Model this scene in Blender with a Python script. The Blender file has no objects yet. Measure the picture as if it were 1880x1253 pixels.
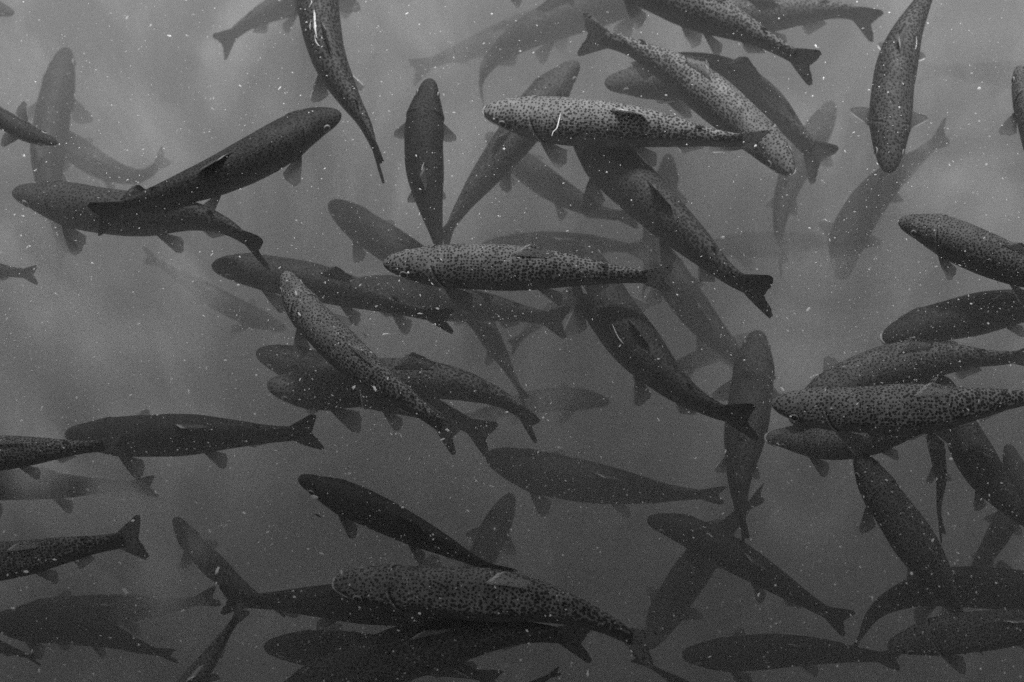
import bpy, math, random
import numpy as np
from mathutils import Vector, Matrix, noise

C = bpy.context.scene
COL = C.collection
R = math.radians

# ------------------------------------------------------------------ camera
TH = R(27.0)                 # lean of the view from straight down
DIST, LENS = 4.0, 84.0
cam_d = bpy.data.cameras.new("camera")
cam = bpy.data.objects.new("camera", cam_d); COL.objects.link(cam)
cam_d.lens = LENS; cam_d.sensor_width = 36.0
cam_d.clip_start = 0.05; cam_d.clip_end = 500.0
CL = Vector((0.0, -DIST*math.sin(TH), DIST*math.cos(TH)))
cam.location = CL
cam.rotation_euler = (TH, 0, 0)
C.camera = cam
cam_d.dof.use_dof = True; cam_d.dof.focus_distance = 4.06; cam_d.dof.aperture_fstop = 2.8

def at(px, py, z):
    """The point of the level plane z that the photograph shows at (px, py)."""
    w = 36.0/LENS
    f = Vector((0, math.sin(TH), -math.cos(TH))); u = Vector((0, math.cos(TH), math.sin(TH)))
    d = f + Vector((1, 0, 0))*((px-940)/1880.0*w) + u*((626.5-py)/1880.0*w)
    return CL + d*((z-CL.z)/d.z)

# ------------------------------------------------------------------ world, sun, exposure
SUN_EL, SUN_AZ = R(62.0), R(8.0)        # high soft light from beyond the top of the picture
world = bpy.data.worlds.new("World"); C.world = world
world.use_nodes = True
nt = world.node_tree
bg = nt.nodes["Background"]
sky = nt.nodes.new("ShaderNodeTexSky"); sky.sky_type = 'NISHITA'; sky.sun_disc = False
sky.sun_elevation = SUN_EL; sky.sun_rotation = SUN_AZ
bw = nt.nodes.new("ShaderNodeRGBToBW")
nt.links.new(sky.outputs[0], bw.inputs[0]); nt.links.new(bw.outputs[0], bg.inputs[0])
bg.inputs[1].default_value = 0.075

sun_d = bpy.data.lights.new("sun", 'SUN'); sun_d.energy = 2.6; sun_d.angle = R(15.0)
sun = bpy.data.objects.new("sun", sun_d); COL.objects.link(sun)
sdir = Vector((math.sin(SUN_AZ)*math.cos(SUN_EL), math.cos(SUN_AZ)*math.cos(SUN_EL), math.sin(SUN_EL)))
sun.rotation_euler = sdir.to_track_quat('Z', 'Y').to_euler()
sun.location = sdir*10

C.view_settings.view_transform = 'Standard'
C.view_settings.look = 'None'
C.view_settings.exposure = 0.90
C.view_settings.gamma = 1.0
C.render.engine = 'CYCLES'
cy = C.cycles
cy.use_denoising = False
cy.max_bounces = 8; cy.diffuse_bounces = 2; cy.glossy_bounces = 1
cy.transmission_bounces = 2; cy.volume_bounces = 3; cy.transparent_max_bounces = 12
cy.caustics_reflective = False; cy.caustics_refractive = False

# ------------------------------------------------------------------ helpers
def mat(name):
    m = bpy.data.materials.new(name); m.use_nodes = True
    nt = m.node_tree; nt.nodes.clear()
    out = nt.nodes.new("ShaderNodeOutputMaterial")
    return m, nt, out

def node(nt, kind, **kw):
    n = nt.nodes.new(kind)
    for k, v in kw.items():
        if k.startswith('i_'):
            key = k[2:]
            key = int(key) if key.isdigit() else key.replace('_', ' ')
            n.inputs[key].default_value = v
        else:
            setattr(n, k, v)
    return n

def math_(nt, op, a, b=None, clamp=False):
    n = nt.nodes.new("ShaderNodeMath"); n.operation = op; n.use_clamp = clamp
    for i, v in enumerate((a, b)):
        if v is None: continue
        if isinstance(v, (int, float)): n.inputs[i].default_value = v
        else: nt.links.new(v, n.inputs[i])
    return n.outputs[0]

def mapr(nt, v, a, b, c, d, smooth=False):
    n = nt.nodes.new("ShaderNodeMapRange")
    n.interpolation_type = 'SMOOTHSTEP' if smooth else 'LINEAR'
    nt.links.new(v, n.inputs[0])
    for i, x in enumerate((a, b, c, d)):
        if isinstance(x, (int, float)): n.inputs[i+1].default_value = x
        else: nt.links.new(x, n.inputs[i+1])
    return n.outputs[0]

def mesh_obj(name, verts, faces, m, parent=None, attrs=None, smooth=True):
    me = bpy.data.meshes.new(name)
    me.from_pydata([tuple(v) for v in verts], [], faces)
    if smooth: me.polygons.foreach_set("use_smooth", [True]*len(me.polygons))
    for an, data in (attrs or {}).items():
        a = me.attributes.new(an, 'FLOAT_VECTOR', 'POINT')
        a.data.foreach_set("vector", np.asarray(data, dtype=np.float32).ravel())
    me.materials.append(m); me.update()
    o = bpy.data.objects.new(name, me); COL.objects.link(o)
    if parent is not None: o.parent = parent
    return o

# ------------------------------------------------------------------ the setting
def water_material():
    m, nt, out = mat("murky_water")
    v = node(nt, "ShaderNodeVolumePrincipled")
    v.inputs["Color"].default_value = (0.60, 0.60, 0.60, 1)
    v.inputs["Density"].default_value = WATER_DENSITY
    v.inputs["Anisotropy"].default_value = 0.0
    nt.links.new(v.outputs[0], out.inputs["Volume"])
    return m

WATER_DENSITY = 1.15
S_ = 14.0
BED = -1.75
bx = [(-S_, -S_, -3), (S_, -S_, -3), (S_, S_, -3), (-S_, S_, -3), (-S_, -S_, 0), (S_, -S_, 0), (S_, S_, 0), (-S_, S_, 0)]
bf = [(0, 3, 2, 1), (4, 5, 6, 7), (0, 1, 5, 4), (1, 2, 6, 5), (2, 3, 7, 6), (3, 0, 4, 7)]
water = mesh_obj("water", bx, bf, water_material(), smooth=False)
water["kind"] = "structure"

# unseen boards added to block the sun and darken the near water
def sun_blocker():
    m, nt, out = mat("sun_blocker_boards")
    g = node(nt, "ShaderNodeTexCoord"); n = node(nt, "ShaderNodeTexNoise", i_Scale=4.0, i_Detail=5.0); nt.links.new(g.outputs["Object"], n.inputs["Vector"])
    p = node(nt, "ShaderNodeBsdfPrincipled", i_Roughness=.9); nt.links.new(mapr(nt, n.outputs[0], .3, .7, .06, .16), p.inputs["Base Color"]); nt.links.new(p.outputs[0], out.inputs["Surface"])
    V, Fc = [], []
    y = BLOCKER_EDGE; k = 0
    while y > BLOCKER_EDGE-7:                      # lapped boards
        z0, z1 = BLOCKER_Z+.02*(k % 2), BLOCKER_Z+.05+.02*(k % 2); b = len(V); y1 = y-.205
        V += [(-6, y, z0), (6, y, z0), (6, y1, z0), (-6, y1, z0), (-6, y, z1), (6, y, z1), (6, y1, z1), (-6, y1, z1)]
        Fc += [tuple(b+i for i in f) for f in bf]; y -= .2; k += 1
    o = mesh_obj("sun_blocker", V, Fc, m, smooth=False)
    o["label"] = "boards added out of view above the pond to shade its near side"; o["category"] = "sun_blocker"
BLOCKER_Z, BLOCKER_EDGE = 3.85, 2.42
sun_blocker()

def bed_material():
    m, nt, out = mat("silt_and_sheen")
    g = node(nt, "ShaderNodeNewGeometry")
    n1 = node(nt, "ShaderNodeTexNoise", i_Scale=3.0, i_Detail=6.0)
    n2 = node(nt, "ShaderNodeTexNoise", i_Scale=40.0, i_Detail=3.0)
    nt.links.new(g.outputs["Position"], n1.inputs["Vector"]); nt.links.new(g.outputs["Position"], n2.inputs["Vector"])
    a = mapr(nt, n1.outputs[0], .35, .65, .10, .55)
    b = mapr(nt, n2.outputs[0], .3, .7, .8, 1.2)
    v = math_(nt, 'MULTIPLY', a, b)
    p = node(nt, "ShaderNodeBsdfPrincipled", i_Roughness=0.95)
    nt.links.new(v, p.inputs["Base Color"])
    nt.links.new(p.outputs[0], out.inputs["Surface"])
    return m

def bed_height(x, y):
    z = BED + 0.10*noise.noise(Vector((x*1.3, y*1.3, 3.1))) + 0.03*noise.noise(Vector((x*6, y*6, 1.1)))
    return z
xs = [-S_+.02, -6, -3.5] + [(-2.2+i*0.04) for i in range(111)] + [3.5, 6, S_-.02]
ys = [-S_+.02, -6, -3.5] + [(-2.0+i*0.04) for i in range(116)] + [4, 6, S_-.02]
bv = [(x, y, bed_height(x, y)) for y in ys for x in xs]
nx = len(xs)
bfc = [(j*nx+i, j*nx+i+1, (j+1)*nx+i+1, (j+1)*nx+i) for j in range(len(ys)-1) for i in range(nx-1)]
bed = mesh_obj("pond_bed", bv, bfc, bed_material())
bed["kind"] = "structure"

def silt_sheen_cloud():
    """drifting murk plus pale puffs added for sky reflections; thickest towards the lower left"""
    m, nt, out = mat("silt_sheen_mix"); L = nt.links.new
    g = node(nt, "ShaderNodeTexCoord"); P = g.outputs["Object"]
    sep = node(nt, "ShaderNodeSeparateXYZ"); L(P, sep.inputs[0])
    mp = node(nt, "ShaderNodeMapping"); mp.inputs["Scale"].default_value = (1, 1, .35); L(P, mp.inputs[0])
    n = node(nt, "ShaderNodeTexNoise", i_Scale=3.4, i_Detail=4.0, i_Roughness=.6, i_Distortion=1.2); L(mp.outputs[0], n.inputs["Vector"])
    n2 = node(nt, "ShaderNodeTexNoise", i_Scale=15.0, i_Detail=3.0, i_Distortion=.8); L(mp.outputs[0], n2.inputs["Vector"])
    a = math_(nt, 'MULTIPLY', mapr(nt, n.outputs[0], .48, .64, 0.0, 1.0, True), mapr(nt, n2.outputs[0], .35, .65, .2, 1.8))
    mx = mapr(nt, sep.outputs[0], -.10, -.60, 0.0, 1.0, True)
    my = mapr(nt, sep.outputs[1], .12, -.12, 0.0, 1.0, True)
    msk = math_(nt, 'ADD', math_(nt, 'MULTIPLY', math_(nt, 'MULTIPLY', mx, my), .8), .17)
    dn = math_(nt, 'MULTIPLY', math_(nt, 'MULTIPLY', math_(nt, 'MULTIPLY', a, msk), SILT_SHEEN), mapr(nt, sep.outputs[2], -.36, -.42, 0.0, 1.0, True))
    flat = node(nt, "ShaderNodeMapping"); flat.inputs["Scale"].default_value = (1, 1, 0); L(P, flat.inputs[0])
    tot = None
    for (px, py, r) in SHEEN_PUFFS:
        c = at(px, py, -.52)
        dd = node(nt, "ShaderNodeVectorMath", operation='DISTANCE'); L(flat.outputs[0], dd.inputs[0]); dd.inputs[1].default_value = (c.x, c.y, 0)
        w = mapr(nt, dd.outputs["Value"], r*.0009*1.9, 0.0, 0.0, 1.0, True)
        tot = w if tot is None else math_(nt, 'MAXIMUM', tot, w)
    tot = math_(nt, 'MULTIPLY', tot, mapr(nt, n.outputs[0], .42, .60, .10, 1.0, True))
    dn = math_(nt, 'ADD', dn, math_(nt, 'MULTIPLY', tot, SILT_SHEEN*.8))
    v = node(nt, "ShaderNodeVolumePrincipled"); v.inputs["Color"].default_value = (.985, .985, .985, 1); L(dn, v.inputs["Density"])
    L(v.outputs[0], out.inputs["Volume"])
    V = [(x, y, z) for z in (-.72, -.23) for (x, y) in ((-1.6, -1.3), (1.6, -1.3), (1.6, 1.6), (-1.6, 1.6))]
    o = mesh_obj("silt_and_sheen", V, bf, m, smooth=False); o["kind"] = "stuff"
    o["label"] = "hanging murk with pale puffs standing in for sky reflections"; o["category"] = "silt_and_sheen"
SILT_SHEEN = 30.0
SHEEN_PUFFS = [(205,752,34),(262,734,36),(325,728,38),(385,752,34),(75,560,55),(130,612,60),(150,680,50),(275,905,48),(400,900,42),(305,1155,55),(270,1010,70),(75,862,34),(400,1085,30),(120,960,50)]  # pale puffs put where the water surface mirrors the sky
silt_sheen_cloud()
cy.volume_step_rate = 1.4; cy.volume_max_steps = 48

# ------------------------------------------------------------------ fish materials
def spotted_skin():
    """Trout skin. 'rest' is the straightened fish (x 0..1 snout to tail, y side, z up, in fish lengths); 'skin' is the hide laid flat
    (x along, y arc from the ridge of the back, z = -1 belly .. 1 back). Object colour: r = tone of the back, g = tone of the flank, b = seed."""
    m, nt, out = mat("trout_skin")
    L = nt.links.new
    ar = node(nt, "ShaderNodeAttribute", attribute_name="rest")
    at_ = node(nt, "ShaderNodeAttribute", attribute_name="skin")
    oi = node(nt, "ShaderNodeObjectInfo")
    sepc = node(nt, "ShaderNodeSeparateColor"); L(oi.outputs["Color"], sepc.inputs[0])
    sep = node(nt, "ShaderNodeSeparateXYZ"); L(at_.outputs["Vector"], sep.inputs[0])
    X, Y, Q = sep.outputs
    flat = node(nt, "ShaderNodeCombineXYZ"); L(math_(nt, 'ADD', X, math_(nt, 'MULTIPLY', sepc.outputs[2], 37.0)), flat.inputs[0]); L(Y, flat.inputs[1])
    wob = node(nt, "ShaderNodeTexNoise", i_Scale=60.0, i_Detail=2.0); L(flat.outputs[0], wob.inputs["Vector"])
    ws = node(nt, "ShaderNodeVectorMath", operation='SCALE'); ws.inputs["Scale"].default_value = 0.007; L(wob.outputs["Color"], ws.inputs[0])
    v2 = node(nt, "ShaderNodeVectorMath", operation='ADD'); L(flat.outputs[0], v2.inputs[0]); L(ws.outputs[0], v2.inputs[1])
    vor = node(nt, "ShaderNodeTexVoronoi", voronoi_dimensions='2D', feature='F1', i_Scale=86.0, i_Randomness=0.8); L(v2.outputs[0], vor.inputs["Vector"])
    t1 = mapr(nt, X, .30, .85, 0.0, .14)
    t2 = mapr(nt, Q, .93, .45, 0.0, .13)
    big = node(nt, "ShaderNodeTexNoise", i_Scale=9.0, i_Detail=1.0); L(v2.outputs[0], big.inputs["Vector"])
    t3 = mapr(nt, big.outputs[0], .3, .7, -.04, .05)
    sepv = node(nt, "ShaderNodeSeparateColor"); L(vor.outputs["Color"], sepv.inputs[0])
    t4 = mapr(nt, sepv.outputs[0], 0, 1, -.05, .06)
    thr = math_(nt, 'ADD', math_(nt, 'ADD', math_(nt, 'ADD', math_(nt, 'ADD', t1, t2), t3), t4), 0.30)
    lo = math_(nt, 'SUBTRACT', thr, .09); hi = math_(nt, 'ADD', thr, .06)
    spot = mapr(nt, vor.outputs["Distance"], lo, hi, 1.0, 0.0, True)
    edge = math_(nt, 'ADD', Q, mapr(nt, wob.outputs[0], .3, .7, -.08, .08))
    low = mapr(nt, edge, .42, .08, 1.0, 0.22, True)
    spot = math_(nt, 'MULTIPLY', spot, low)
    n3 = node(nt, "ShaderNodeTexNoise", i_Scale=16.0, i_Detail=4.0); L(v2.outputs[0], n3.inputs["Vector"])
    mottle = mapr(nt, n3.outputs[0], .3, .7, .72, 1.28)
    fine = node(nt, "ShaderNodeTexNoise", i_Scale=160.0, i_Detail=2.0); L(v2.outputs[0], fine.inputs["Vector"])
    mottle = math_(nt, 'MULTIPLY', mottle, mapr(nt, fine.outputs[0], .3, .7, .8, 1.2))
    side = mapr(nt, edge, .50, .22, 0.0, 1.0, True)
    mx = node(nt, "ShaderNodeMix", data_type='FLOAT'); L(side, mx.inputs[0]); L(sepc.outputs[0], mx.inputs[2]); L(sepc.outputs[1], mx.inputs[3])
    belly = mapr(nt, Q, -.72, -1.0, 0.0, .25, True)
    base = math_(nt, 'ADD', math_(nt, 'MULTIPLY', mx.outputs[0], mottle), belly)
    # lateral line, gill edge and mouth
    dark = math_(nt, 'MULTIPLY', base, .13)
    m2 = node(nt, "ShaderNodeMix", data_type='FLOAT'); L(spot, m2.inputs[0]); L(base, m2.inputs[2]); L(dark, m2.inputs[3])
    colv = m2.outputs[0]
    def band(v, c, w): return mapr(nt, math_(nt, 'ABSOLUTE', math_(nt, 'SUBTRACT', v, c)), 0.0, w, 1.0, 0.0, True)
    q2 = math_(nt, 'MULTIPLY', Q, Q)
    gx = math_(nt, 'ADD', X, math_(nt, 'MULTIPLY', Q, .040))
    gm = mapr(nt, Q, .96, .80, 0.0, 1.0, True)
    g1 = math_(nt, 'MULTIPLY', band(gx, .2060, .008), gm)
    g0 = math_(nt, 'MULTIPLY', band(gx, .1985, .0055), gm)
    colv = math_(nt, 'MULTIPLY', colv, math_(nt, 'SUBTRACT', 1.0, math_(nt, 'MULTIPLY', g1, .9)))
    colv = math_(nt, 'ADD', colv, math_(nt, 'MULTIPLY', math_(nt, 'MULTIPLY', g0, sepc.outputs[0]), math_(nt, 'MULTIPLY', fine.outputs[0], 1.3)))
    mq = math_(nt, 'ADD', Q, math_(nt, 'ADD', math_(nt, 'MULTIPLY', X, 1.9), .08))
    mm = mapr(nt, X, .09, .105, 1.0, 0.0, True)
    ml = math_(nt, 'MULTIPLY', band(mq, 0.0, .10), mm)
    colv = math_(nt, 'MULTIPLY', colv, math_(nt, 'SUBTRACT', 1.0, math_(nt, 'MULTIPLY', ml, .85)))
    mj = math_(nt, 'MULTIPLY', band(mq, -.20, .10), mm)
    colv = math_(nt, 'ADD', colv, math_(nt, 'MULTIPLY', math_(nt, 'MULTIPLY', mj, sepc.outputs[0]), 1.6))
    ex = math_(nt, 'POWER', math_(nt, 'DIVIDE', math_(nt, 'SUBTRACT', X, .082), .032), 2.0)
    eq = math_(nt, 'POWER', math_(nt, 'DIVIDE', math_(nt, 'SUBTRACT', Q, .12), .40), 2.0)
    em = mapr(nt, math_(nt, 'ADD', ex, eq), .3, 1.1, .70, 0.0, True)
    colv = math_(nt, 'MULTIPLY', colv, math_(nt, 'SUBTRACT', 1.0, em))
    # scales
    sc = node(nt, "ShaderNodeTexVoronoi", feature='DISTANCE_TO_EDGE', i_Scale=170.0, i_Randomness=0.35)
    L(ar.outputs["Vector"], sc.inputs["Vector"])
    bump = node(nt, "ShaderNodeBump", i_Strength=0.5, i_Distance=0.002)
    L(sc.outputs[0], bump.inputs["Height"])
    p = node(nt, "ShaderNodeBsdfPrincipled", i_Roughness=0.52)
    p.inputs["Specular IOR Level"].default_value = 0.22
    L(colv, p.inputs["Base Color"]); L(bump.outputs[0], p.inputs["Normal"])
    L(p.outputs[0], out.inputs["Surface"])
    return m

def fin_material(name, spotted, edge):
    m, nt, out = mat(name)
    L = nt.links.new
    a = node(nt, "ShaderNodeAttribute", attribute_name="fin")            # x across the rays 0..1, y root to tip 0..1
    oi = node(nt, "ShaderNodeObjectInfo"); sc = node(nt, "ShaderNodeSeparateColor"); L(oi.outputs["Color"], sc.inputs[0])
    sep = node(nt, "ShaderNodeSeparateXYZ"); L(a.outputs["Vector"], sep.inputs[0])
    wv = node(nt, "ShaderNodeTexWave", i_Scale=7.0, i_Distortion=1.2, i_Detail=2.0, bands_direction='X')
    cm = node(nt, "ShaderNodeCombineXYZ"); L(sep.outputs[0], cm.inputs[0]); L(math_(nt, 'MULTIPLY', sep.outputs[1], .12), cm.inputs[1])
    L(cm.outputs[0], wv.inputs["Vector"])
    k = mapr(nt, wv.outputs["Fac"], 0, 1, .45, 1.5)
    base = math_(nt, 'MULTIPLY', sc.outputs[0], k)
    if spotted:
        vo = node(nt, "ShaderNodeTexVoronoi", feature='F1', i_Scale=9.0); L(a.outputs["Vector"], vo.inputs["Vector"])
        sp = mapr(nt, vo.outputs["Distance"], .25, .45, .25, 1.0, True)
        base = math_(nt, 'MULTIPLY', base, sp)
    if spotted and edge:
        base = math_(nt, 'ADD', base, mapr(nt, wv.outputs["Fac"], .80, .98, 0.0, .22, True))
    if edge:
        e = mapr(nt, sep.outputs[0], .05, .12, 1.0, 0.0, True)
        e2 = mapr(nt, sep.outputs[1], .25, .5, 0.0, 1.0, True)
        base = math_(nt, 'ADD', base, math_(nt, 'MULTIPLY', math_(nt, 'MULTIPLY', e, e2), edge))
    p = node(nt, "ShaderNodeBsdfPrincipled", i_Roughness=0.55)
    p.inputs["Specular IOR Level"].default_value = 0.25
    L(base, p.inputs["Base Color"])
    tr = node(nt, "ShaderNodeBsdfTranslucent"); L(base, tr.inputs["Color"])
    ms = node(nt, "ShaderNodeMixShader"); ms.inputs[0].default_value = .35
    L(p.outputs[0], ms.inputs[1]); L(tr.outputs[0], ms.inputs[2])
    if spotted:
        L(ms.outputs[0], out.inputs["Surface"])
    else:
        tp = node(nt, "ShaderNodeBsdfTransparent"); m3 = node(nt, "ShaderNodeMixShader")
        f = mapr(nt, sep.outputs[1], 0.05, .9, .10, .55)
        if edge: f = math_(nt, 'MULTIPLY', f, math_(nt, 'SUBTRACT', 1.0, e))
        L(f, m3.inputs[0]); L(ms.outputs[0], m3.inputs[1]); L(tp.outputs[0], m3.inputs[2])
        L(m3.outputs[0], out.inputs["Surface"])
    return m

def eye_material():
    m, nt, out = mat("fish_eye"); L = nt.links.new
    a = node(nt, "ShaderNodeAttribute", attribute_name="rest")
    sep = node(nt, "ShaderNodeSeparateXYZ"); L(a.outputs["Vector"], sep.inputs[0])
    r = node(nt, "ShaderNodeValToRGB"); r.color_ramp.elements[0].position = .50; r.color_ramp.elements[0].color = (.006, .006, .006, 1)
    r.color_ramp.elements[1].position = .56; r.color_ramp.elements[1].color = (.65, .65, .65, 1)
    e = r.color_ramp.elements.new(.82); e.color = (.10, .10, .10, 1)
    L(sep.outputs[0], r.inputs[0])
    p = node(nt, "ShaderNodeBsdfPrincipled", i_Roughness=0.12); L(r.outputs[0], p.inputs["Base Color"]); L(p.outputs[0], out.inputs["Surface"])
    return m

def plain(name, v, rough=.6, amp=.25, scale=60):
    m, nt, out = mat(name); L = nt.links.new
    t = node(nt, "ShaderNodeTexCoord"); n = node(nt, "ShaderNodeTexNoise", i_Scale=float(scale), i_Detail=3.0); L(t.outputs["Object"], n.inputs["Vector"])
    k = mapr(nt, n.outputs[0], .3, .7, v*(1-amp), v*(1+amp))
    p = node(nt, "ShaderNodeBsdfPrincipled", i_Roughness=rough); L(k, p.inputs["Base Color"]); L(p.outputs[0], out.inputs["Surface"])
    return m

M_SKIN = spotted_skin()
M_FIN = fin_material("soft_fin", False, 0.0)
M_FINW = fin_material("soft_fin_white_edge", False, .8)
M_FINP = fin_material("pectoral_fin_skin", False, .35)
M_TAIL = fin_material("tail_fin", True, 0.0)
M_DORS = fin_material("dorsal_fin_skin", True, 0.45)
M_EYE = eye_material()
M_LIP = plain("pale_lip", .55)
M_SCAR = plain("raw_scar", .80)

# ------------------------------------------------------------------ a trout
PS = [0, .006, .02, .05, .10, .15, .20, .30, .40, .50, .60, .70, .78, .85, .905]
PA = [a*.88 for a in (.003, .014, .027, .043, .062, .077, .087, .100, .105, .100, .086, .067, .050, .044, .043)]
PB = [a*.97 for a in (.004, .017, .030, .044, .058, .070, .075, .079, .079, .073, .060, .044, .030, .019, .008)]
def prof(s, P):
    """Smooth interpolation of a profile table."""
    i = 0
    while i < len(PS)-2 and s > PS[i+1]: i += 1
    h = PS[i+1]-PS[i]; t = min(1, max(0, (s-PS[i])/h))
    def sl(k):
        if k <= 0: return (P[1]-P[0])/(PS[1]-PS[0])
        if k >= len(PS)-1: return (P[-1]-P[-2])/(PS[-1]-PS[-2])
        a = (P[k]-P[k-1])/(PS[k]-PS[k-1]); b = (P[k+1]-P[k])/(PS[k+1]-PS[k])
        return 0 if a*b <= 0 else 2*a*b/(a+b)
    m0, m1 = sl(i)*h, sl(i+1)*h
    return (2*t**3-3*t*t+1)*P[i] + (t**3-2*t*t+t)*m0 + (-2*t**3+3*t*t)*P[i+1] + (t**3-t*t)*m1

def sstep(a, b, x):
    t = min(1, max(0, (x-a)/(b-a))); return t*t*(3-2*t)

def spline(pts, n=200):
    P = [Vector(p) for p in pts]
    P = [P[0]*2-P[1]] + P + [P[-1]*2-P[-2]]
    out = []
    for i in range(1, len(P)-2):
        for k in range(24):
            t = k/24.0
            a, b, c, d = P[i-1], P[i], P[i+1], P[i+2]
            out.append(0.5*((2*b)+(c-a)*t+(2*a-5*b+4*c-d)*t*t+(-a+3*b-3*c+d)*t**3))
    out.append(P[-2])
    for _ in range(12):                                  # relax kinks of the traced line
        out = [out[0]] + [(out[i-1]+out[i]*2+out[i+1])/4 for i in range(1, len(out)-1)] + [out[-1]]
    acc = [0]
    for i in range(1, len(out)): acc.append(acc[-1]+(out[i]-out[i-1]).length)
    L = acc[-1]; res = []; j = 0
    for k in range(n+1):
        t = L*k/n
        while j < len(acc)-2 and acc[j+1] < t: j += 1
        f = (t-acc[j])/max(1e-9, acc[j+1]-acc[j])
        res.append(out[j].lerp(out[j+1], f))
    return res, L

class Frame:
    def __init__(s_, pts, roll, twist):
        s_.c, s_.L = spline(pts); s_.n = len(s_.c)-1
        s_.roll, s_.twist = roll, twist
        T = (s_.c[-1]-s_.c[0]).normalized(); side = T.cross(Vector((0, 0, 1)))
        s_.sg = 1.0
        if abs(side.y) > .3: s_.sg = 1.0 if side.y > 0 else -1.0
        else: s_.sg = 1.0 if side.x > 0 else -1.0
    def at(s_, s):
        """origin, tangent to the tail, side, up at s"""
        x = min(max(s, 0), 1)*s_.n; i = min(int(x), s_.n-1); f = x-i
        p = s_.c[i].lerp(s_.c[i+1], f)
        i0, i1 = max(0, i-5), min(s_.n, i+6)
        T = (s_.c[i1]-s_.c[i0]).normalized()
        if s > 1: p = p + T*(s-1)*s_.L
        side = T.cross(Vector((0, 0, 1))).normalized(); up = side.cross(T).normalized()
        a = (R(s_.roll)+R(s_.twist)*sstep(.5, .98, s))*s_.sg
        return p, T, side*math.cos(a)-up*math.sin(a), up*math.cos(a)+side*math.sin(a)
    def pt(s_, s, y, z):
        p, T, S, U = s_.at(s)
        return p + S*(y*s_.L) + U*(z*s_.L)

VAR = [0, 0, 0, 0]        # this fish's own build: head, shoulders, belly, tail stem
def ring_shape(s, phi, fat):
    a, b = prof(s, PA), prof(s, PB)*fat
    w = 1+VAR[0]*math.exp(-((s-.07)/.06)**2)+VAR[1]*math.exp(-((s-.25)/.10)**2)+VAR[2]*math.exp(-((s-.50)/.14)**2)+VAR[3]*math.exp(-((s-.78)/.12)**2)
    b *= w; a *= .5+.5*w
    a *= 0.5+0.5*fat
    c, q = math.cos(phi), math.sin(phi)
    y, z = b*abs(c)**.92*(1 if c >= 0 else -1), a*q
    if q < 0: z *= 1.0+0.06*sstep(.12, .3, s)*(1-sstep(.5, .7, s))
    k = 1.0
    sg = .202-.040*q                     # hind edge of the gill cover
    k += .050*sstep(sg-.055, sg-.004, s)*(1-sstep(sg-.003, sg+.005, s))*(1-sstep(.75, .98, q))
    ck = .112-.01*q                                        # cheek plate
    k += .018*sstep(ck-.03, ck, s)*(1-sstep(ck, ck+.006, s))*(1-sstep(.3, .8, abs(q)))
    if s < .10:                                           # mouth slit
        g = math.exp(-((q+.08+1.9*s)/.12)**2)*(1-sstep(.075, .10, s))
        k -= .16*g
    ee = math.exp(-((s-.080)/.014)**2)*math.exp(-((q-.18)/.22)**2)
    k -= .05*ee
    zoff = -0.006*(1-sstep(0, .12, s))
    return y*k, z*k+zoff

def make_body(F, fat, hi, name="body"):
    nr, ns = (110, 48) if hi else (56, 28)
    ss = []
    for i in range(nr+1):
        t = i/nr; ss.append(.905*(t**1.55 if t < 1 else 1))
    V, A, B, Fc = [], [], [], []
    for s in ss:
        rr = .5*(prof(s, PA)+prof(s, PB)*fat)
        for k in range(ns):
            ph = 2*math.pi*k/ns
            y, z = ring_shape(s, ph, fat)
            V.append(F.pt(s, y, z)); A.append((s, y, z))
            al = (math.pi/2-ph+math.pi) % (2*math.pi)-math.pi
            B.append((s, al*rr, math.sin(ph)))
    for i in range(nr):
        for k in range(ns):
            a, b = i*ns+k, i*ns+(k+1) % ns
            Fc.append((a, b, b+ns, a+ns))
    V.append(F.pt(0, 0, -.006)); A.append((0, 0, 0)); V.append(F.pt(.91, 0, 0)); A.append((.91, 0, 0)); B.append((0, 0, 0)); B.append((.91, 0, 0))
    h, t = len(V)-2, len(V)-1
    for k in range(ns):
        Fc.append((k, h, (k+1) % ns)); Fc.append((nr*ns+k, nr*ns+(k+1) % ns, t))
    return V, Fc, A, B

def fin_sheet(rays, nstep, thick, P):
    """rays: list of functions v->(point, ...) giving centre points; returns a thin closed sheet. P(i, v) -> point; normal by neighbours."""
    n = len(rays); grid = [[rays[i](v/nstep) for v in range(nstep+1)] for i in range(n)]
    V, A, Fc = [], [], []
    def nrm(i, v):
        a = grid[min(i+1, n-1)][v]-grid[max(i-1, 0)][v]; b = grid[i][min(v+1, nstep)]-grid[i][max(v-1, 0)]
        c = a.cross(b); return c.normalized() if c.length > 1e-12 else Vector((0, 0, 1))
    for sgn in (1, -1):
        for i in range(n):
            for v in range(nstep+1):
                th = thick*(1-.75*v/nstep)*(.25 if i in (0, n-1) else 1)
                V.append(grid[i][v]+nrm(i, v)*th*sgn*.5); A.append((i/(n-1), v/nstep, 0))
    w = nstep+1; off = n*w
    for i in range(n-1):
        for v in range(nstep):
            a = i*w+v; Fc.append((a, a+1, a+w+1, a+w)); Fc.append((off+a, off+a+w, off+a+w+1, off+a+1))
    for i in range(n-1):
        for v in (0, nstep):
            a, b = i*w+v, (i+1)*w+v; Fc.append((a, b, off+b, off+a))
    for v in range(nstep):
        for i in (0, n-1):
            a, b = i*w+v, i*w+v+1; Fc.append((a, b, off+b, off+a))
    return V, Fc, A

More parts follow.
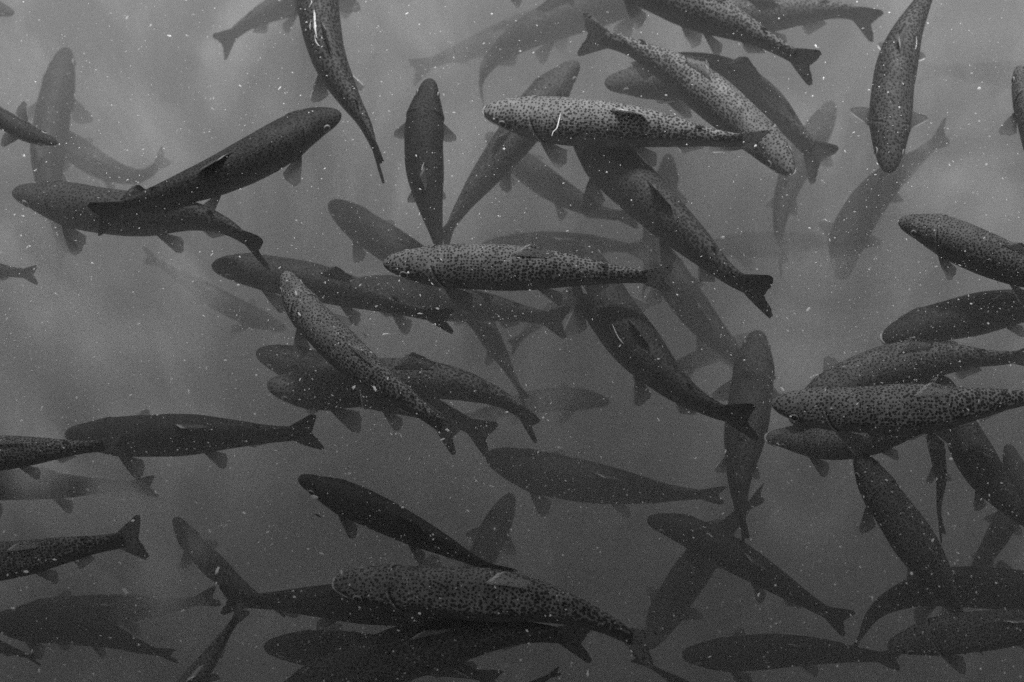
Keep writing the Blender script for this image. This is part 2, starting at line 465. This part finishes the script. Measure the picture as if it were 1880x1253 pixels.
def median_fin(F, s0, s1, zf, l0, l1, lean, rnd, nray=12, nstep=5, up=1, bend=0.0, notch=0.0):
    """a fin on the midline (dorsal, adipose, anal)."""
    rays = []
    for i in range(nray):
        t = i/(nray-1); s = s0+(s1-s0)*t
        ln = (l0+(l1-l0)*t**.8)*(1-.25*math.exp(-(t/.06)**2))
        ln *= 1+rnd.uniform(-notch, notch)
        ang = R(lean[0]+(lean[1]-lean[0])*t)
        def f(v, s=s, ln=ln, ang=ang):
            p, T, S, U = F.at(s)
            r = p+U*(up*(zf(s)-.004)*F.L)
            d = T*math.sin(ang)+U*(up*math.cos(ang))
            return r+d*(v*ln*F.L)+S*(bend*v*v*ln*F.L)
        rays.append(f)
    return fin_sheet(rays, nstep, .0040*F.L, None)

def paired_fin(F, s, y, z, side, ln, wid, d0, d1, rnd, nray=12, nstep=6, curl=.15):
    """pectoral / pelvic fin: rays fan from a short root; d0, d1 = (back, out, up) directions of the first and last ray."""
    rays = []
    for i in range(nray):
        t = i/(nray-1)
        dv = [d0[k]+(d1[k]-d0[k])*t for k in range(3)]
        n = math.sqrt(sum(a*a for a in dv)); dv = [a/n for a in dv]
        l = ln*(1.0-.42*t**1.3)*(1-.16*math.exp(-(t/.10)**2))*(1+rnd.uniform(-.03, .03))
        def f(v, dv=dv, l=l, t=t):
            p, T, S, U = F.at(s+wid*t)
            r = p+S*(side*y*F.L)+U*((z)*F.L)
            d = T*dv[0]+S*(side*dv[1])+U*dv[2]
            return r+d*(v*l*F.L)+(T*.8-U*.4)*(curl*v*v*l*F.L)
        rays.append(f)
    return fin_sheet(rays, nstep, .0035*F.L, None)

def tail_fin(F, rnd, spread, nray=30, nstep=8):
    rays = []; h0 = .039
    for i in range(nray):
        q = -1+2*i/(nray-1)
        ang = R(spread*.74)*q
        ln = .080+.050*abs(q)**1.3-.022*(max(0, abs(q)-.80)/.20)**1.5
        ln *= 1+rnd.uniform(-.035, .03)
        def f(v, q=q, ang=ang, ln=ln):
            s = .885+v*ln*math.cos(ang)
            p, T, S, U = F.at(s)
            z = q*h0+math.sin(ang)*ln*v+q*abs(q)*.006*v
            return p+U*(z*F.L)+S*(.004*math.sin(5*q+2*v)*v*F.L)
        rays.append(f)
    return fin_sheet(rays, nstep, .0050*F.L, None)

def eye_mesh(F, side, fat, phi=.20):
    s = .080; y, z = ring_shape(s, math.asin(phi), fat)
    p, T, S, U = F.at(s)
    c = p+S*(side*y*.985*F.L)+U*(z*F.L)
    n = (S*side*.9+U*.25-T*.12).normalized(); e1 = T.cross(n).normalized(); e2 = n.cross(e1)
    r = .0170*F.L; V, A, Fc = [], [], []
    nr, ns = 8, 18
    for i in range(nr+1):
        al = (math.pi*.62)*i/nr
        for k in range(ns):
            b = 2*math.pi*k/ns
            V.append(c+n*(math.cos(al)*r*.55)+(e1*math.cos(b)+e2*math.sin(b))*(math.sin(al)*r)); A.append((al/(math.pi*.5), 0, 0))
    for i in range(nr):
        for k in range(ns):
            a, b = i*ns+k, i*ns+(k+1) % ns; Fc.append((a, a+ns, b+ns, b))
    V.append(c-n*r*.3); A.append((1.2, 0, 0))
    for k in range(ns): Fc.append((nr*ns+k, len(V)-1, nr*ns+(k+1) % ns))
    return V, Fc, A

def lip_mesh(F, fat, big=1.0):
    """the pale rim of the jaw, a tapering tube round the snout"""
    V, A, Fc = [], [], []; n, m = 22, 6
    for i in range(n+1):
        t = -1+2*i/n
        s = .003+.050*abs(t)**1.6
        y, z = ring_shape(s, 0, fat)
        y = prof(s, PB)*fat*(1 if t > 0 else -1)*min(1, abs(t)*6)*.96
        r = .0042*big*(1-.75*abs(t)**2)
        c = F.pt(s-.004, y, -.010-.25*s)
        p, T, S, U = F.at(s)
        for k in range(m):
            b = 2*math.pi*k/m
            V.append(c+(T*math.cos(b)+U*math.sin(b))*(r*F.L)); A.append((0, 0, 0))
    for i in range(n):
        for k in range(m):
            a, b = i*m+k, i*m+(k+1) % m; Fc.append((a, b, b+m, a+m))
    return V, Fc, A

def patch_mesh(F, fat, s0, s1, q0, w, rnd):
    """a thin raised streak lying on the flank between s0 and s1 at height angle q0 (radians); bent, ragged"""
    V, A, Fc = [], [], []; n, m = 26, 5
    for i in range(n+1):
        t = i/n; s = s0+(s1-s0)*t
        hw = w*(math.sin(math.pi*min(1, max(0, t)))**.7)*(1+1.3*noise.noise(Vector((t*11, s0*50, 0))))+.0005
        qc = q0+.10*math.sin(3.0*t+s0*20)
        for k in range(m):
            u = -1+2*k/(m-1); ph = qc+u*hw/.08
            y, z = ring_shape(s, ph, fat); kk = 1.0+.035*(1-u*u)+.006
            V.append(F.pt(s, y*kk, z*kk)); A.append((0, 0, 0))
    for i in range(n):
        for k in range(m-1):
            a = i*m+k; Fc.append((a, a+1, a+1+m, a+m))
    return V, Fc, A

TROUT = []
def make_trout(idx, pts, d, label, tone=.10, side=None, fat=1.0, roll=0, tw=25, spread=34, pec=(1, 1), lip=0, scar=None, group="trout swimming in the pond", fold=0):
    """pts: traced midline snout to tail in photo pixels; d: depth below the surface (or depth at snout, depth at tail)."""
    rnd = random.Random(idx*7+1)
    if not isinstance(d, (tuple, list)): d = (d, d)
    d = [x if x < .2 else .2+(x-.2)*.86 for x in d]
    n = len(pts)
    P = [at(px, py, -(d[0]+(d[1]-d[0])*i/(n-1))) for i, (px, py) in enumerate(pts)]
    base = sum(P, Vector())/n
    Q = [p-base for p in P]
    F = Frame(Q, roll, tw*.42)
    root = bpy.data.objects.new("trout", None); COL.objects.link(root)
    root.location = base; root.empty_display_size = .05
    root["label"] = label; root["category"] = "fish"; root["group"] = group

    mean = (d[0]+d[1])/2; hi = mean < .30
    side = (tone*.75 if side is None else side)*.72; tone *= .72
    colr = (tone, side, rnd.random(), 1)
    def part(name, VFA, m, an="fin", c=colr, parent=None):
        V, Fc, A = VFA[:3]
        at2 = {an: A}
        if len(VFA) > 3: at2["skin"] = VFA[3]
        o = mesh_obj(name, V, Fc, m, parent or root, at2); o.color = c; return o
    VAR[:] = [rnd.uniform(-.10, .06), rnd.uniform(-.08, .08), rnd.uniform(-.09, .10), rnd.uniform(-.14, .10)]
    body = part("body", make_body(F, fat, hi), M_SKIN, "rest")
    ft = max(.07, tone*1.35); fc = (ft, ft, colr[2], 1); fd = (ft*1.7, 0, 0, 1); fl = (max(.10, tone*1.1), 0, 0, 1)
    part("tail_fin", tail_fin(F, rnd, spread), M_TAIL, c=fc)
    fat *= .96; top = lambda s: prof(s, PA)*(0.5+0.5*fat)
    dl = 50+rnd.uniform(-8, 8)+fold
    part("dorsal_fin", median_fin(F, .435, .545, top, .088, .045, (dl+6, dl+20), rnd, up=1, bend=rnd.uniform(-.5, .5), notch=.04), M_DORS, c=fd)
    part("adipose_fin", median_fin(F, .735, .752, top, .030, .026, (50, 68), rnd, nray=5, nstep=4, up=1), M_TAIL, c=fc)
    part("anal_fin", median_fin(F, .665, .750, top, .086, .040, (26, 50), rnd, up=-1, bend=rnd.uniform(-.3, .3)), M_FINW, c=fl)
    for sd in (1, -1):
        k = pec[0] if sd*F.sg > 0 else pec[1]           # [0] the far/upper side in the picture, [1] the near/lower side
        if k > 0:
            y, z = ring_shape(.205, -.62, fat)
            out = .25+.75*k+rnd.uniform(-.08, .08)
            part("pectoral_fin", paired_fin(F, .205, y*.93, z*.93, sd, .125, .022, (.75, out*1.15, -.28), (1.1, out*.25, -.30), rnd), (M_FINP if hi and rnd.random() < .6 else M_FIN), c=fl)
        y, z = ring_shape(.52, -1.05, fat)
        part("pelvic_fin", paired_fin(F, .52, y*.9, z*.9, sd, .108, .026, (.72, .62+rnd.uniform(-.1, .15), -.38), (1.0, .12, -.30), rnd, nray=10), M_FINW, c=fl)
        o = part("eye", eye_mesh(F, sd, fat), M_EYE, "rest", parent=body)
    if lip: part("lip", lip_mesh(F, fat, lip), M_LIP, "rest", parent=body)
    if scar:
        for (s0, s1, q0, w) in scar:
            o = part("scar", patch_mesh(F, fat, s0, s1, q0, w, rnd), M_SCAR, "rest", parent=body)
    TROUT.append((root, F, base, fat))
    return root

# (midline pixels, depth, label, options)

FISH = [
 # ---- just under the surface
 ([(888,200),(950,212),(1050,224),(1150,231),(1250,244),(1330,256),(1412,262)], .065, "palest heavily spotted trout lying level near the top, white thread across its back", dict(tone=.37, side=.20, tw=10, lip=1, pec=(.3,1), spread=20)),
 ([(1455,318),(1405,262),(1340,205),(1270,150),(1200,108),(1140,80),(1062,62)], (.12,.11), "pale spotted trout heading down right with its pale mouth under another trout's tail", dict(tone=.32, side=.15, tw=60, lip=1, pec=(.2,1), spread=38)),
 ([(1110,152),(1180,148),(1260,138),(1340,148),(1410,188),(1465,248),(1518,310)], .22, "grey spotted trout bent like a bow behind the pale diagonal trout", dict(tone=.13, side=.06, tw=75, spread=42, fat=1.05)),
 ([(1060,-62),(1130,-42),(1210,-14),(1290,18),(1365,52),(1435,90),(1502,130)], .10, "dark speckled trout entering from the top edge, open forked tail towards the lower right", dict(tone=.22, side=.12, tw=25, spread=40)),
 ([(1170,-30),(1250,2),(1330,18),(1410,26),(1490,20),(1560,22),(1614,52)], .20, "trout along the top edge whose tail hooks downward at the right", dict(tone=.2, side=.1, tw=30)),
 ([(1632,316),(1634,240),(1641,150),(1662,70),(1705,-15),(1740,-80)], .10, "speckled trout swimming straight down at the upper right, snout lowest", dict(tone=.13, side=.11, fat=.95, tw=20, pec=(1,.9), scar=[(.50,.56,.9,.0035)])),
 ([(1872,120),(1893,200),(1920,290),(1960,380),(2010,470)], .08, "trout cut off by the right edge high up, only its bulging side in view", dict(tone=.18, fat=1.0)),
 ([(1650,404),(1720,427),(1800,462),(1880,494),(1960,520),(2070,545)], .075, "broad finely speckled trout at the right edge, head left above the open mouthed one", dict(tone=.20, side=.07, fat=1.12, pec=(0,1), roll=8)),
 ([(1620,622),(1690,600),(1770,582),(1850,566),(1940,556),(2050,552)], .19, "dark plain trout at the right edge with open white mouth, below the broad speckled one", dict(tone=.09, fat=1.1, lip=1.9, pec=(0,.3))),
 ([(1452,775),(1530,716),(1610,682),(1690,664),(1770,657),(1840,658),(1920,650)], .17, "arched speckled trout rising behind the boldly speckled trout at the right edge", dict(tone=.26, side=.1, tw=20)),
 ([(1417,738),(1490,748),(1580,752),(1670,752),(1760,746),(1850,734),(1970,722)], .06, "boldly speckled level trout at the right edge with a ragged white edged dorsal fin", dict(tone=.35, side=.14, tw=10, fat=1.0, pec=(.2,.8))),
 ([(1406,802),(1470,806),(1540,812),(1610,803),(1690,782),(1790,765)], .21, "speckled trout with white open mouth tucked just under the boldly speckled level one", dict(tone=.26, side=.10, lip=1.9, pec=(0,1))),
 ([(1576,832),(1606,888),(1648,950),(1690,1012),(1730,1072),(1762,1138),(1788,1205)], (.10,.28), "big dark trout heading up left, its back pale speckled behind, right of bottom centre", dict(tone=.20, side=.08, fat=1.12, tw=20, pec=(0,1), fold=10)),
 ([(703,480),(770,487),(850,489),(940,492),(1030,496),(1120,503),(1238,514)], .06, "mid grey densely spotted trout lying level at the centre of the shoal", dict(tone=.32, side=.13, tw=10, pec=(.2,1), spread=30, fat=.95, lip=0)),
 ([(522,498),(550,556),(597,610),(650,660),(710,708),(772,752),(845,812)], .08, "dotted trout slanting from upper left to lower right over two dark trout", dict(tone=.30, side=.10, tw=45, spread=38, fat=.95, pec=(.7,.7))),
 ([(612,1068),(690,1076),(780,1084),(870,1091),(960,1100),(1040,1118),(1110,1145),(1160,1172),(1212,1202)], .06, "long speckled trout near the bottom with pale rimmed jaw and curved dorsal fin", dict(tone=.27, side=.08, tw=40, spread=36, lip=1, fat=.95)),
 ([(626,207),(565,232),(485,280),(400,322),(320,352),(240,376),(168,406)], .07, "near black trout with head at upper right crossing over the long left hand trout", dict(tone=.055, side=.05, tw=15, fat=1.0, pec=(0,1), roll=5)),
 ([(22,350),(90,366),(170,384),(260,394),(350,396),(420,418),(490,470)], (.17,.08), "long dark grey trout at the left with downturned tail, under the near black one", dict(tone=.10, side=.05, tw=10, fat=.9, pec=(0,1))),
 ([(583,-140),(580,-50),(588,40),(606,112),(640,178),(674,235),(704,318)], .08, "dark trout hanging from the top edge with a bright white wound on its back", dict(tone=.10, fat=.88, tw=8, spread=24, scar=[(.40,.50,1.25,.0060),(.485,.53,1.12,.0022),(.43,.46,1.02,.0018),(.50,.515,1.5,.0016),(.36,.385,1.2,.0018)])),
 ([(790,144),(781,210),(778,280),(785,350),(799,420),(816,500)], (.05,.20), "black trout pointing straight up with both pectoral fins spread", dict(tone=.06, side=.05, fat=1.22, pec=(1,1), tw=10, scar=[(.44,.50,1.5,.0022)])),
 ([(1060,112),(1012,168),(962,232),(915,292),(870,350),(836,400),(808,455)], (.19,.28), "dark spotted trout swimming up right, its middle hidden by the palest trout", dict(tone=.10, fat=1.08, tw=25)),
 ([(1052,215),(1100,275),(1160,336),(1222,396),(1282,452),(1344,508),(1422,550)], (.20,.08), "large dark trout slanting down right from beneath the palest trout, forked tail low", dict(tone=.11, side=.06, fat=1.0, tw=25, spread=36, pec=(.2,1))),
 ([(1066,440),(1092,520),(1135,592),(1188,655),(1246,712),(1312,752),(1392,778)], (.22,.10), "dark trout with a white wound on its back and white edged tail, right of centre", dict(tone=.075, fat=.98, tw=25, scar=[(.42,.50,.9,.0030)])),
 ([(388,486),(450,494),(525,508),(600,524),(680,546),(750,568),(835,592)], .185, "dark trout right of the downturned tail, head overlapped by the dotted slanting one", dict(tone=.09, side=.06, tw=15, fat=.95, pec=(0,.5))),
 ([(470,645),(540,668),(620,698),(700,722),(780,746),(850,776),(908,812)], .32, "upper of the two dark heads at left of centre, tail fan lost in the murk", dict(tone=.09, tw=60, spread=38)),
 ([(490,704),(570,716),(655,706),(740,697),(820,702),(900,724),(950,752),(990,796)], .20, "lower of the two dark heads at left of centre, mottled back curving to the right", dict(tone=.20, side=.07, tw=15, fat=1.0)),
 ([(-200,862),(-110,848),(-20,834),(60,828),(140,822),(230,816)], .09, "speckled trout leaving by the left edge, its straight tail lying over a darker trout", dict(tone=.30, side=.1, tw=35, spread=26)),
 ([(-190,1060),(-110,1044),(-30,1034),(50,1024),(130,1008),(270,985)], .08, "speckled trout leaving by the left edge with a wide open fan tail", dict(tone=.26, tw=90, spread=46, side=.08)),
 ([(105,263),(60,248),(10,222),(-50,192),(-130,168),(-220,170)], .10, "dark snout and bent flank reaching in at the upper left edge, pale line along it", dict(tone=.07, side=.2, fat=.72, roll=-25)),
 ([(262,1400),(300,1325),(340,1268),(376,1222),(412,1168),(452,1110)], .07, "thin spotted tail with a pale edge rising from the bottom edge at the left", dict(tone=.25, tw=35, spread=30, fat=.9)),
 ([(500,1292),(580,1256),(670,1222),(760,1194),(850,1174),(940,1162),(1020,1166),(1088,1186)], (.17,.10), "very dark trout curving along the bottom edge, tail end to the right", dict(tone=.11, side=.05, tw=40, fat=1.0)),
 ([(548,876),(610,905),(680,936),(750,970),(820,1004),(880,1034),(945,1062)], (.10,.17), "plain dark slim trout slanting down right above the long speckled bottom trout", dict(tone=.05, tw=10, fat=.9, pec=(0,.4))),
 ([(118,796),(200,801),(290,800),(380,797),(460,797),(525,797),(590,793)], (.22,.16), "smooth dark level trout at the left with a squared forked tail", dict(tone=.05, tw=55, spread=36, fat=.95)),
 # ---- in the murk
 ([(1728,690),(1752,762),(1788,835),(1832,900),(1885,955),(1955,1010)], .20, "wide dark speckled trout going down right beneath the right edge group", dict(tone=.12, fat=1.12, pec=(0,1))),
 ([(1700,690),(1706,750),(1718,815),(1728,880),(1724,935),(1732,990)], .34, "narrow dark tail hanging straight down between two big trout at the right", dict(tone=.07, fat=.6, tw=5, spread=22, pec=(0,0))),
 ([(1850,815),(1866,870),(1892,930),(1930,1000),(1980,1070)], .30, "dark trout head poking in at the lower right edge", dict(tone=.09)),
 ([(1630,1188),(1710,1170),(1790,1160),(1880,1152),(1970,1150),(2080,1150)], .17, "grey speckled trout at the bottom right corner, head pointing left", dict(tone=.22, side=.08, fat=1.0)),
 ([(1990,1085),(1900,1086),(1820,1080),(1740,1078),(1670,1090),(1605,1126),(1560,1210)], .32, "dark trout curled round the lower right corner with its tail hooked down", dict(tone=.07, fat=.95, tw=10)),
 ([(1252,1202),(1330,1202),(1420,1196),(1500,1196),(1580,1203),(1660,1212)], .32, "dark level trout low at the bottom edge, right of centre", dict(tone=.06, tw=40, fat=1.05)),
 ([(1188,952),(1260,974),(1330,1010),(1400,1052),(1470,1096),(1520,1126),(1562,1148)], .30, "dark slim trout slanting down right in the lower right open water", dict(tone=.06, tw=50, fat=.95)),
 ([(1190,1190),(1220,1130),(1258,1068),(1305,1005),(1355,948),(1405,902)], .46, "dim trout under the lower right slim trout, crossing it the other way", dict(tone=.06, fat=1.1)),
 ([(1392,606),(1384,680),(1376,745),(1366,812),(1358,880),(1361,940),(1371,1004)], (.30,.24), "murky trout pointing straight up right of centre with white tipped belly fins", dict(tone=.09, fat=1.1, pec=(1,1), tw=10, spread=24)),
 ([(1204,436),(1228,500),(1268,560),(1312,614),(1362,664),(1420,712)], .43, "murky diagonal trout whose tail slips under the upright trout right of centre", dict(tone=.06, fat=1.1)),
 ([(1400,612),(1340,638),(1280,660),(1220,683),(1160,706)], .56, "faint trout with a thin tail pointing left, right of centre", dict(tone=.05, fat=.8)),
 ([(1228,282),(1222,345),(1204,410),(1190,470),(1184,540)], .47, "faint upright trout behind the large dark slanting one", dict(tone=.06, fat=1.0)),
 ([(893,244),(940,288),(1000,334),(1060,370),(1112,392),(1176,400)], .46, "blurred trout in the murk below the palest trout, head up left", dict(tone=.06, fat=1.0, tw=30)),
 ([(605,370),(660,412),(720,452),(790,492),(850,530),(905,566)], .32, "dim trout heading up left, half under the level centre trout's head", dict(tone=.06, fat=1.15)),
 ([(836,500),(870,566),(904,626),(936,682),(968,742)], .44, "dim slim trout pointing up left below the level centre trout", dict(tone=.06, fat=.9, tw=20)),
 ([(640,522),(720,540),(800,554),(880,562),(960,576),(1046,594)], .34, "dark trout behind the level centre trout, its small forked tail just beyond", dict(tone=.055, fat=1.1, tw=60, spread=38)),
 ([(1150,492),(1090,528),(1032,560),(978,600),(935,642)], .58, "faint trout crossing diagonally under the small forked tail", dict(tone=.06, fat=.9)),
 ([(860,468),(940,456),(1030,450),(1110,450),(1190,462)], .56, "faint level trout showing just above the level centre trout", dict(tone=.06, fat=1.0)),
 ([(1120,738),(1050,733),(980,738),(900,756),(820,776)], .62, "faint level trout low in the murk below the centre", dict(tone=.06, fat=.9)),
 ([(892,834),(970,862),(1050,880),(1130,893),(1220,905),(1335,910)], .42, "large dim trout with its thin tail to the right, below the centre", dict(tone=.05, fat=1.1, tw=5)),
 ([(940,906),(910,970),(880,1034),(850,1096),(822,1152),(800,1200)], .46, "dim trout passing steeply behind the long speckled bottom trout", dict(tone=.05, fat=1.0)),
 ([(870,1116),(790,1112),(700,1110),(610,1105),(530,1104),(460,1104),(402,1100)], .22, "smooth dark trout whose tail end shows left of the long speckled bottom trout", dict(tone=.07, fat=1.0, tw=50)),
 ([(484,1187),(560,1190),(650,1196),(740,1208),(830,1228),(925,1252)], .34, "dark trout head left at the bottom edge, behind the very dark curving one", dict(tone=.05, fat=1.0)),
 ([(320,950),(356,1002),(402,1048),(455,1088),(525,1122)], .38, "faint trout pointing up left out of the lower left murk", dict(tone=.06, fat=1.0)),
 ([(-30,1140),(50,1146),(130,1152),(200,1167),(262,1190),(326,1206)], .34, "dim trout in the lower left corner tapering to a tail at the right", dict(tone=.05, fat=1.1, tw=10)),
 ([(0,1136),(90,1130),(180,1124),(260,1116),(330,1110),(404,1093)], .47, "faint long trout in the lower left, tail end reaching up right", dict(tone=.05, fat=1.0)),
 ([(-160,1140),(-90,1160),(-30,1180),(20,1194),(74,1214)], .30, "short dark tail at the very lower left corner", dict(tone=.06, tw=20)),
 ([(-130,900),(-40,892),(50,890),(140,893),(220,892),(290,894)], .36, "dim level trout at the left edge below the speckled straight tail", dict(tone=.05, tw=25, spread=34, fat=.8)),
 ([(-180,478),(-110,484),(-50,492),(10,498),(70,506)], .27, "dim tail end at the left edge above the pale reflection puffs", dict(tone=.08, tw=70, fat=1.25, spread=30)),
 ([(122,86),(109,150),(94,230),(87,310),(100,395),(124,482)], .40, "dim upright trout at the upper left, head up and tail down", dict(tone=.05, fat=.88, pec=(1,1), tw=90, spread=36)),
 ([(72,232),(125,266),(180,302),(232,322),(272,318),(308,282)], .58, "faint trout at the upper left with its tail flicked upward", dict(tone=.05, fat=1.1, tw=40)),
 ([(26,24),(-40,8),(-110,-12),(-190,-30)], .38, "dim snout just poking in at the top left corner", dict(tone=.06)),
 ([(720,-48),(640,-28),(560,-6),(495,20),(444,50),(400,90)], .36, "dim trout at the top edge with a forked tail at lower left", dict(tone=.08, fat=1.0, tw=50)),
 ([(1240,-52),(1150,-12),(1062,20),(985,52),(922,92),(886,136),(884,184)], .40, "dim trout curving down from the top edge to a hooked tail", dict(tone=.08, fat=1.05, tw=10)),
 ([(1110,-4),(1030,30),(950,60),(872,86),(806,110),(752,136)], .64, "very faint trout beneath the hooked tail trout at the top", dict(tone=.08, fat=.9)),
 ([(880,-52),(950,-32),(1020,-26),(1090,-34),(1160,-50)], .22, "fin of a trout just dipping in from the top edge", dict(tone=.10)),
 ([(1530,186),(1504,236),(1466,300),(1440,365),(1430,430),(1440,496)], .50, "faint trout at upper right hanging by its thin tail below a forked one", dict(tone=.08, fat=.95, tw=15)),
 ([(1546,512),(1556,440),(1594,372),(1645,318),(1692,284),(1742,238)], .50, "faint curved trout with its head down, left of the broad speckled right edge trout", dict(tone=.07, fat=1.1, tw=50)),
 ([(2040,142),(1960,142),(1880,138),(1800,134),(1740,130),(1684,134)], .95, "very faint level trout at the upper right edge", dict(tone=.08, fat=.9)),
 ([(1285,458),(1365,450),(1445,448),(1520,442),(1590,432)], 1.0, "very faint level trout right of the large dark slanting one's tail", dict(tone=.08, fat=.9)),
 ([(525,604),(455,578),(392,545),(330,507),(262,466)], .72, "very faint thin trout slanting in the open water left of centre", dict(tone=.03, fat=.8)),
 ([(1870,900),(1850,950),(1822,1000),(1790,1050),(1765,1100)], .48, "dim blotch of a trout between the two big trout at lower right", dict(tone=.05, fat=1.2)),
 ([(850,1350),(905,1308),(960,1270),(1030,1230)], .14, "dark tail tip just breaking in at the middle of the bottom edge", dict(tone=.06, tw=20)),
 ([(1400,1360),(1330,1304),(1262,1262),(1205,1230),(1158,1205)], .24, "thin dark tail under the long speckled bottom trout's fork", dict(tone=.05, fat=.6, tw=5)),
]
for i, (pts, d, label, kw) in enumerate(FISH):
    make_trout(i, pts, d, label, **kw)

# ------------------------------------------------------------------ specks drifting at and under the surface
def fleck(V, Fc, c, r, rnd, asp=1.0):
    ax = rnd.uniform(0, math.tau); e1 = Vector((math.cos(ax), math.sin(ax), rnd.uniform(-.2, .2))); e2 = Vector((-math.sin(ax), math.cos(ax), 0))
    b = len(V); n = 5
    for k in range(n):
        t = math.tau*k/n; q = r*rnd.uniform(.55, 1.25)
        V.append(c+e1*(math.cos(t)*q*asp)+e2*(math.sin(t)*q))
    V.append(c+Vector((0, 0, r*.45))); V.append(c-Vector((0, 0, r*.45)))
    for k in range(n):
        Fc.append((b+k, b+(k+1) % n, b+n)); Fc.append((b+(k+1) % n, b+k, b+n+1))
rnd = random.Random(5)
V, Fc = [], []
N = 0
while N < 46000:
    x, y = rnd.uniform(-1.8, 1.8), rnd.uniform(-1.5, 1.7)
    dens = .28+.72*sstep(.75, -.35, y)
    dens *= .75+.6*noise.noise(Vector((x*2, y*2, 9)))
    if rnd.random() > dens: continue
    z = .001 if rnd.random() < .35 else -rnd.random()**1.8*.35
    r = .00060*math.exp(rnd.gauss(0, .45))
    if rnd.random() < .035: r *= 1.9
    fleck(V, Fc, Vector((x, y, z)), r, rnd, 1.0 if rnd.random() < .75 else rnd.uniform(1.5, 3.2)); N += 1
deb = mesh_obj("debris", V, Fc, plain("pale_flecks", .85, .7, .15, 300), smooth=False)
deb["kind"] = "stuff"

# ------------------------------------------------------------------ single floating things
def strand(name, pts, z, r, m, label, cat, group=None):
    P, L = spline([at(px, py, z) for px, py in pts], 40)
    V, Fc = [], []; k_ = 6
    for i, p in enumerate(P):
        T = (P[min(i+1, 40)]-P[max(i-1, 0)]).normalized(); S = T.cross(Vector((0, 0, 1))).normalized(); U = S.cross(T)
        q = r*(1-.6*abs(2*i/40-1)**3)
        for k in range(k_):
            b = math.tau*k/k_; V.append(p+S*math.cos(b)*q+U*math.sin(b)*q)
    for i in range(40):
        for k in range(k_):
            a, b = i*k_+k, i*k_+(k+1) % k_; Fc.append((a, b, b+k_, a+k_))
    Fc.append(tuple(range(k_))); Fc.append(tuple(40*k_+k for k in reversed(range(k_))))
    o = mesh_obj(name, V, Fc, m); o["label"] = label; o["category"] = cat
    if group: o["group"] = group
    return o
M_WHITE = plain("white_fibre", .85)
strand("thread", [(1029,208),(1026,222),(1022,236),(1016,242),(1013,250)], .004, .0011, M_WHITE, "white thread floating across the back of the palest spotted trout", "thread")
def pebble(name, px, py, z, rx, ry, rz, ang, m, label, cat, seed):
    """a small lump, a bent and dented ellipsoid"""
    c = at(px, py, z); V, Fc = [], []; nr, ns = 8, 14
    for i in range(nr+1):
        th = math.pi*i/nr
        for k in range(ns):
            ph = math.tau*k/ns; d = Vector((math.sin(th)*math.cos(ph), math.sin(th)*math.sin(ph), math.cos(th)))
            q = 1+.35*noise.noise(d*1.7+Vector((seed, 0, 0))); x, y = d.x*rx*q, d.y*ry*q
            V.append(c+Vector((x*math.cos(ang)-y*math.sin(ang), x*math.sin(ang)+y*math.cos(ang), d.z*rz*q+6*x*x)))
    for i in range(nr):
        for k in range(ns):
            a, b = i*ns+k, i*ns+(k+1) % ns; Fc.append((a, a+ns, b+ns, b))
    o = mesh_obj(name, V, Fc, m); o["label"] = label; o["category"] = cat
pebble("leaf_fragment", 584, 947, .003, .0060, .0016, .0012, -.5, plain("dark_leaf", .012), "small dark leaf scrap floating below the head of the plain dark slim trout", "leaf", 2)
M_FOAM = plain("pale_foam", .45, .15)
pebble("foam_fleck", 955, 95, .003, .0028, .0026, .0024, 0, M_FOAM, "tiny round foam fleck floating alone at top centre", "foam", 5)
pebble("food_pellet", 577, 913, .003, .0062, .0030, .0025, -.2, M_FOAM, "pale crumb floating beside the jaw of the plain dark slim trout", "food", 9)
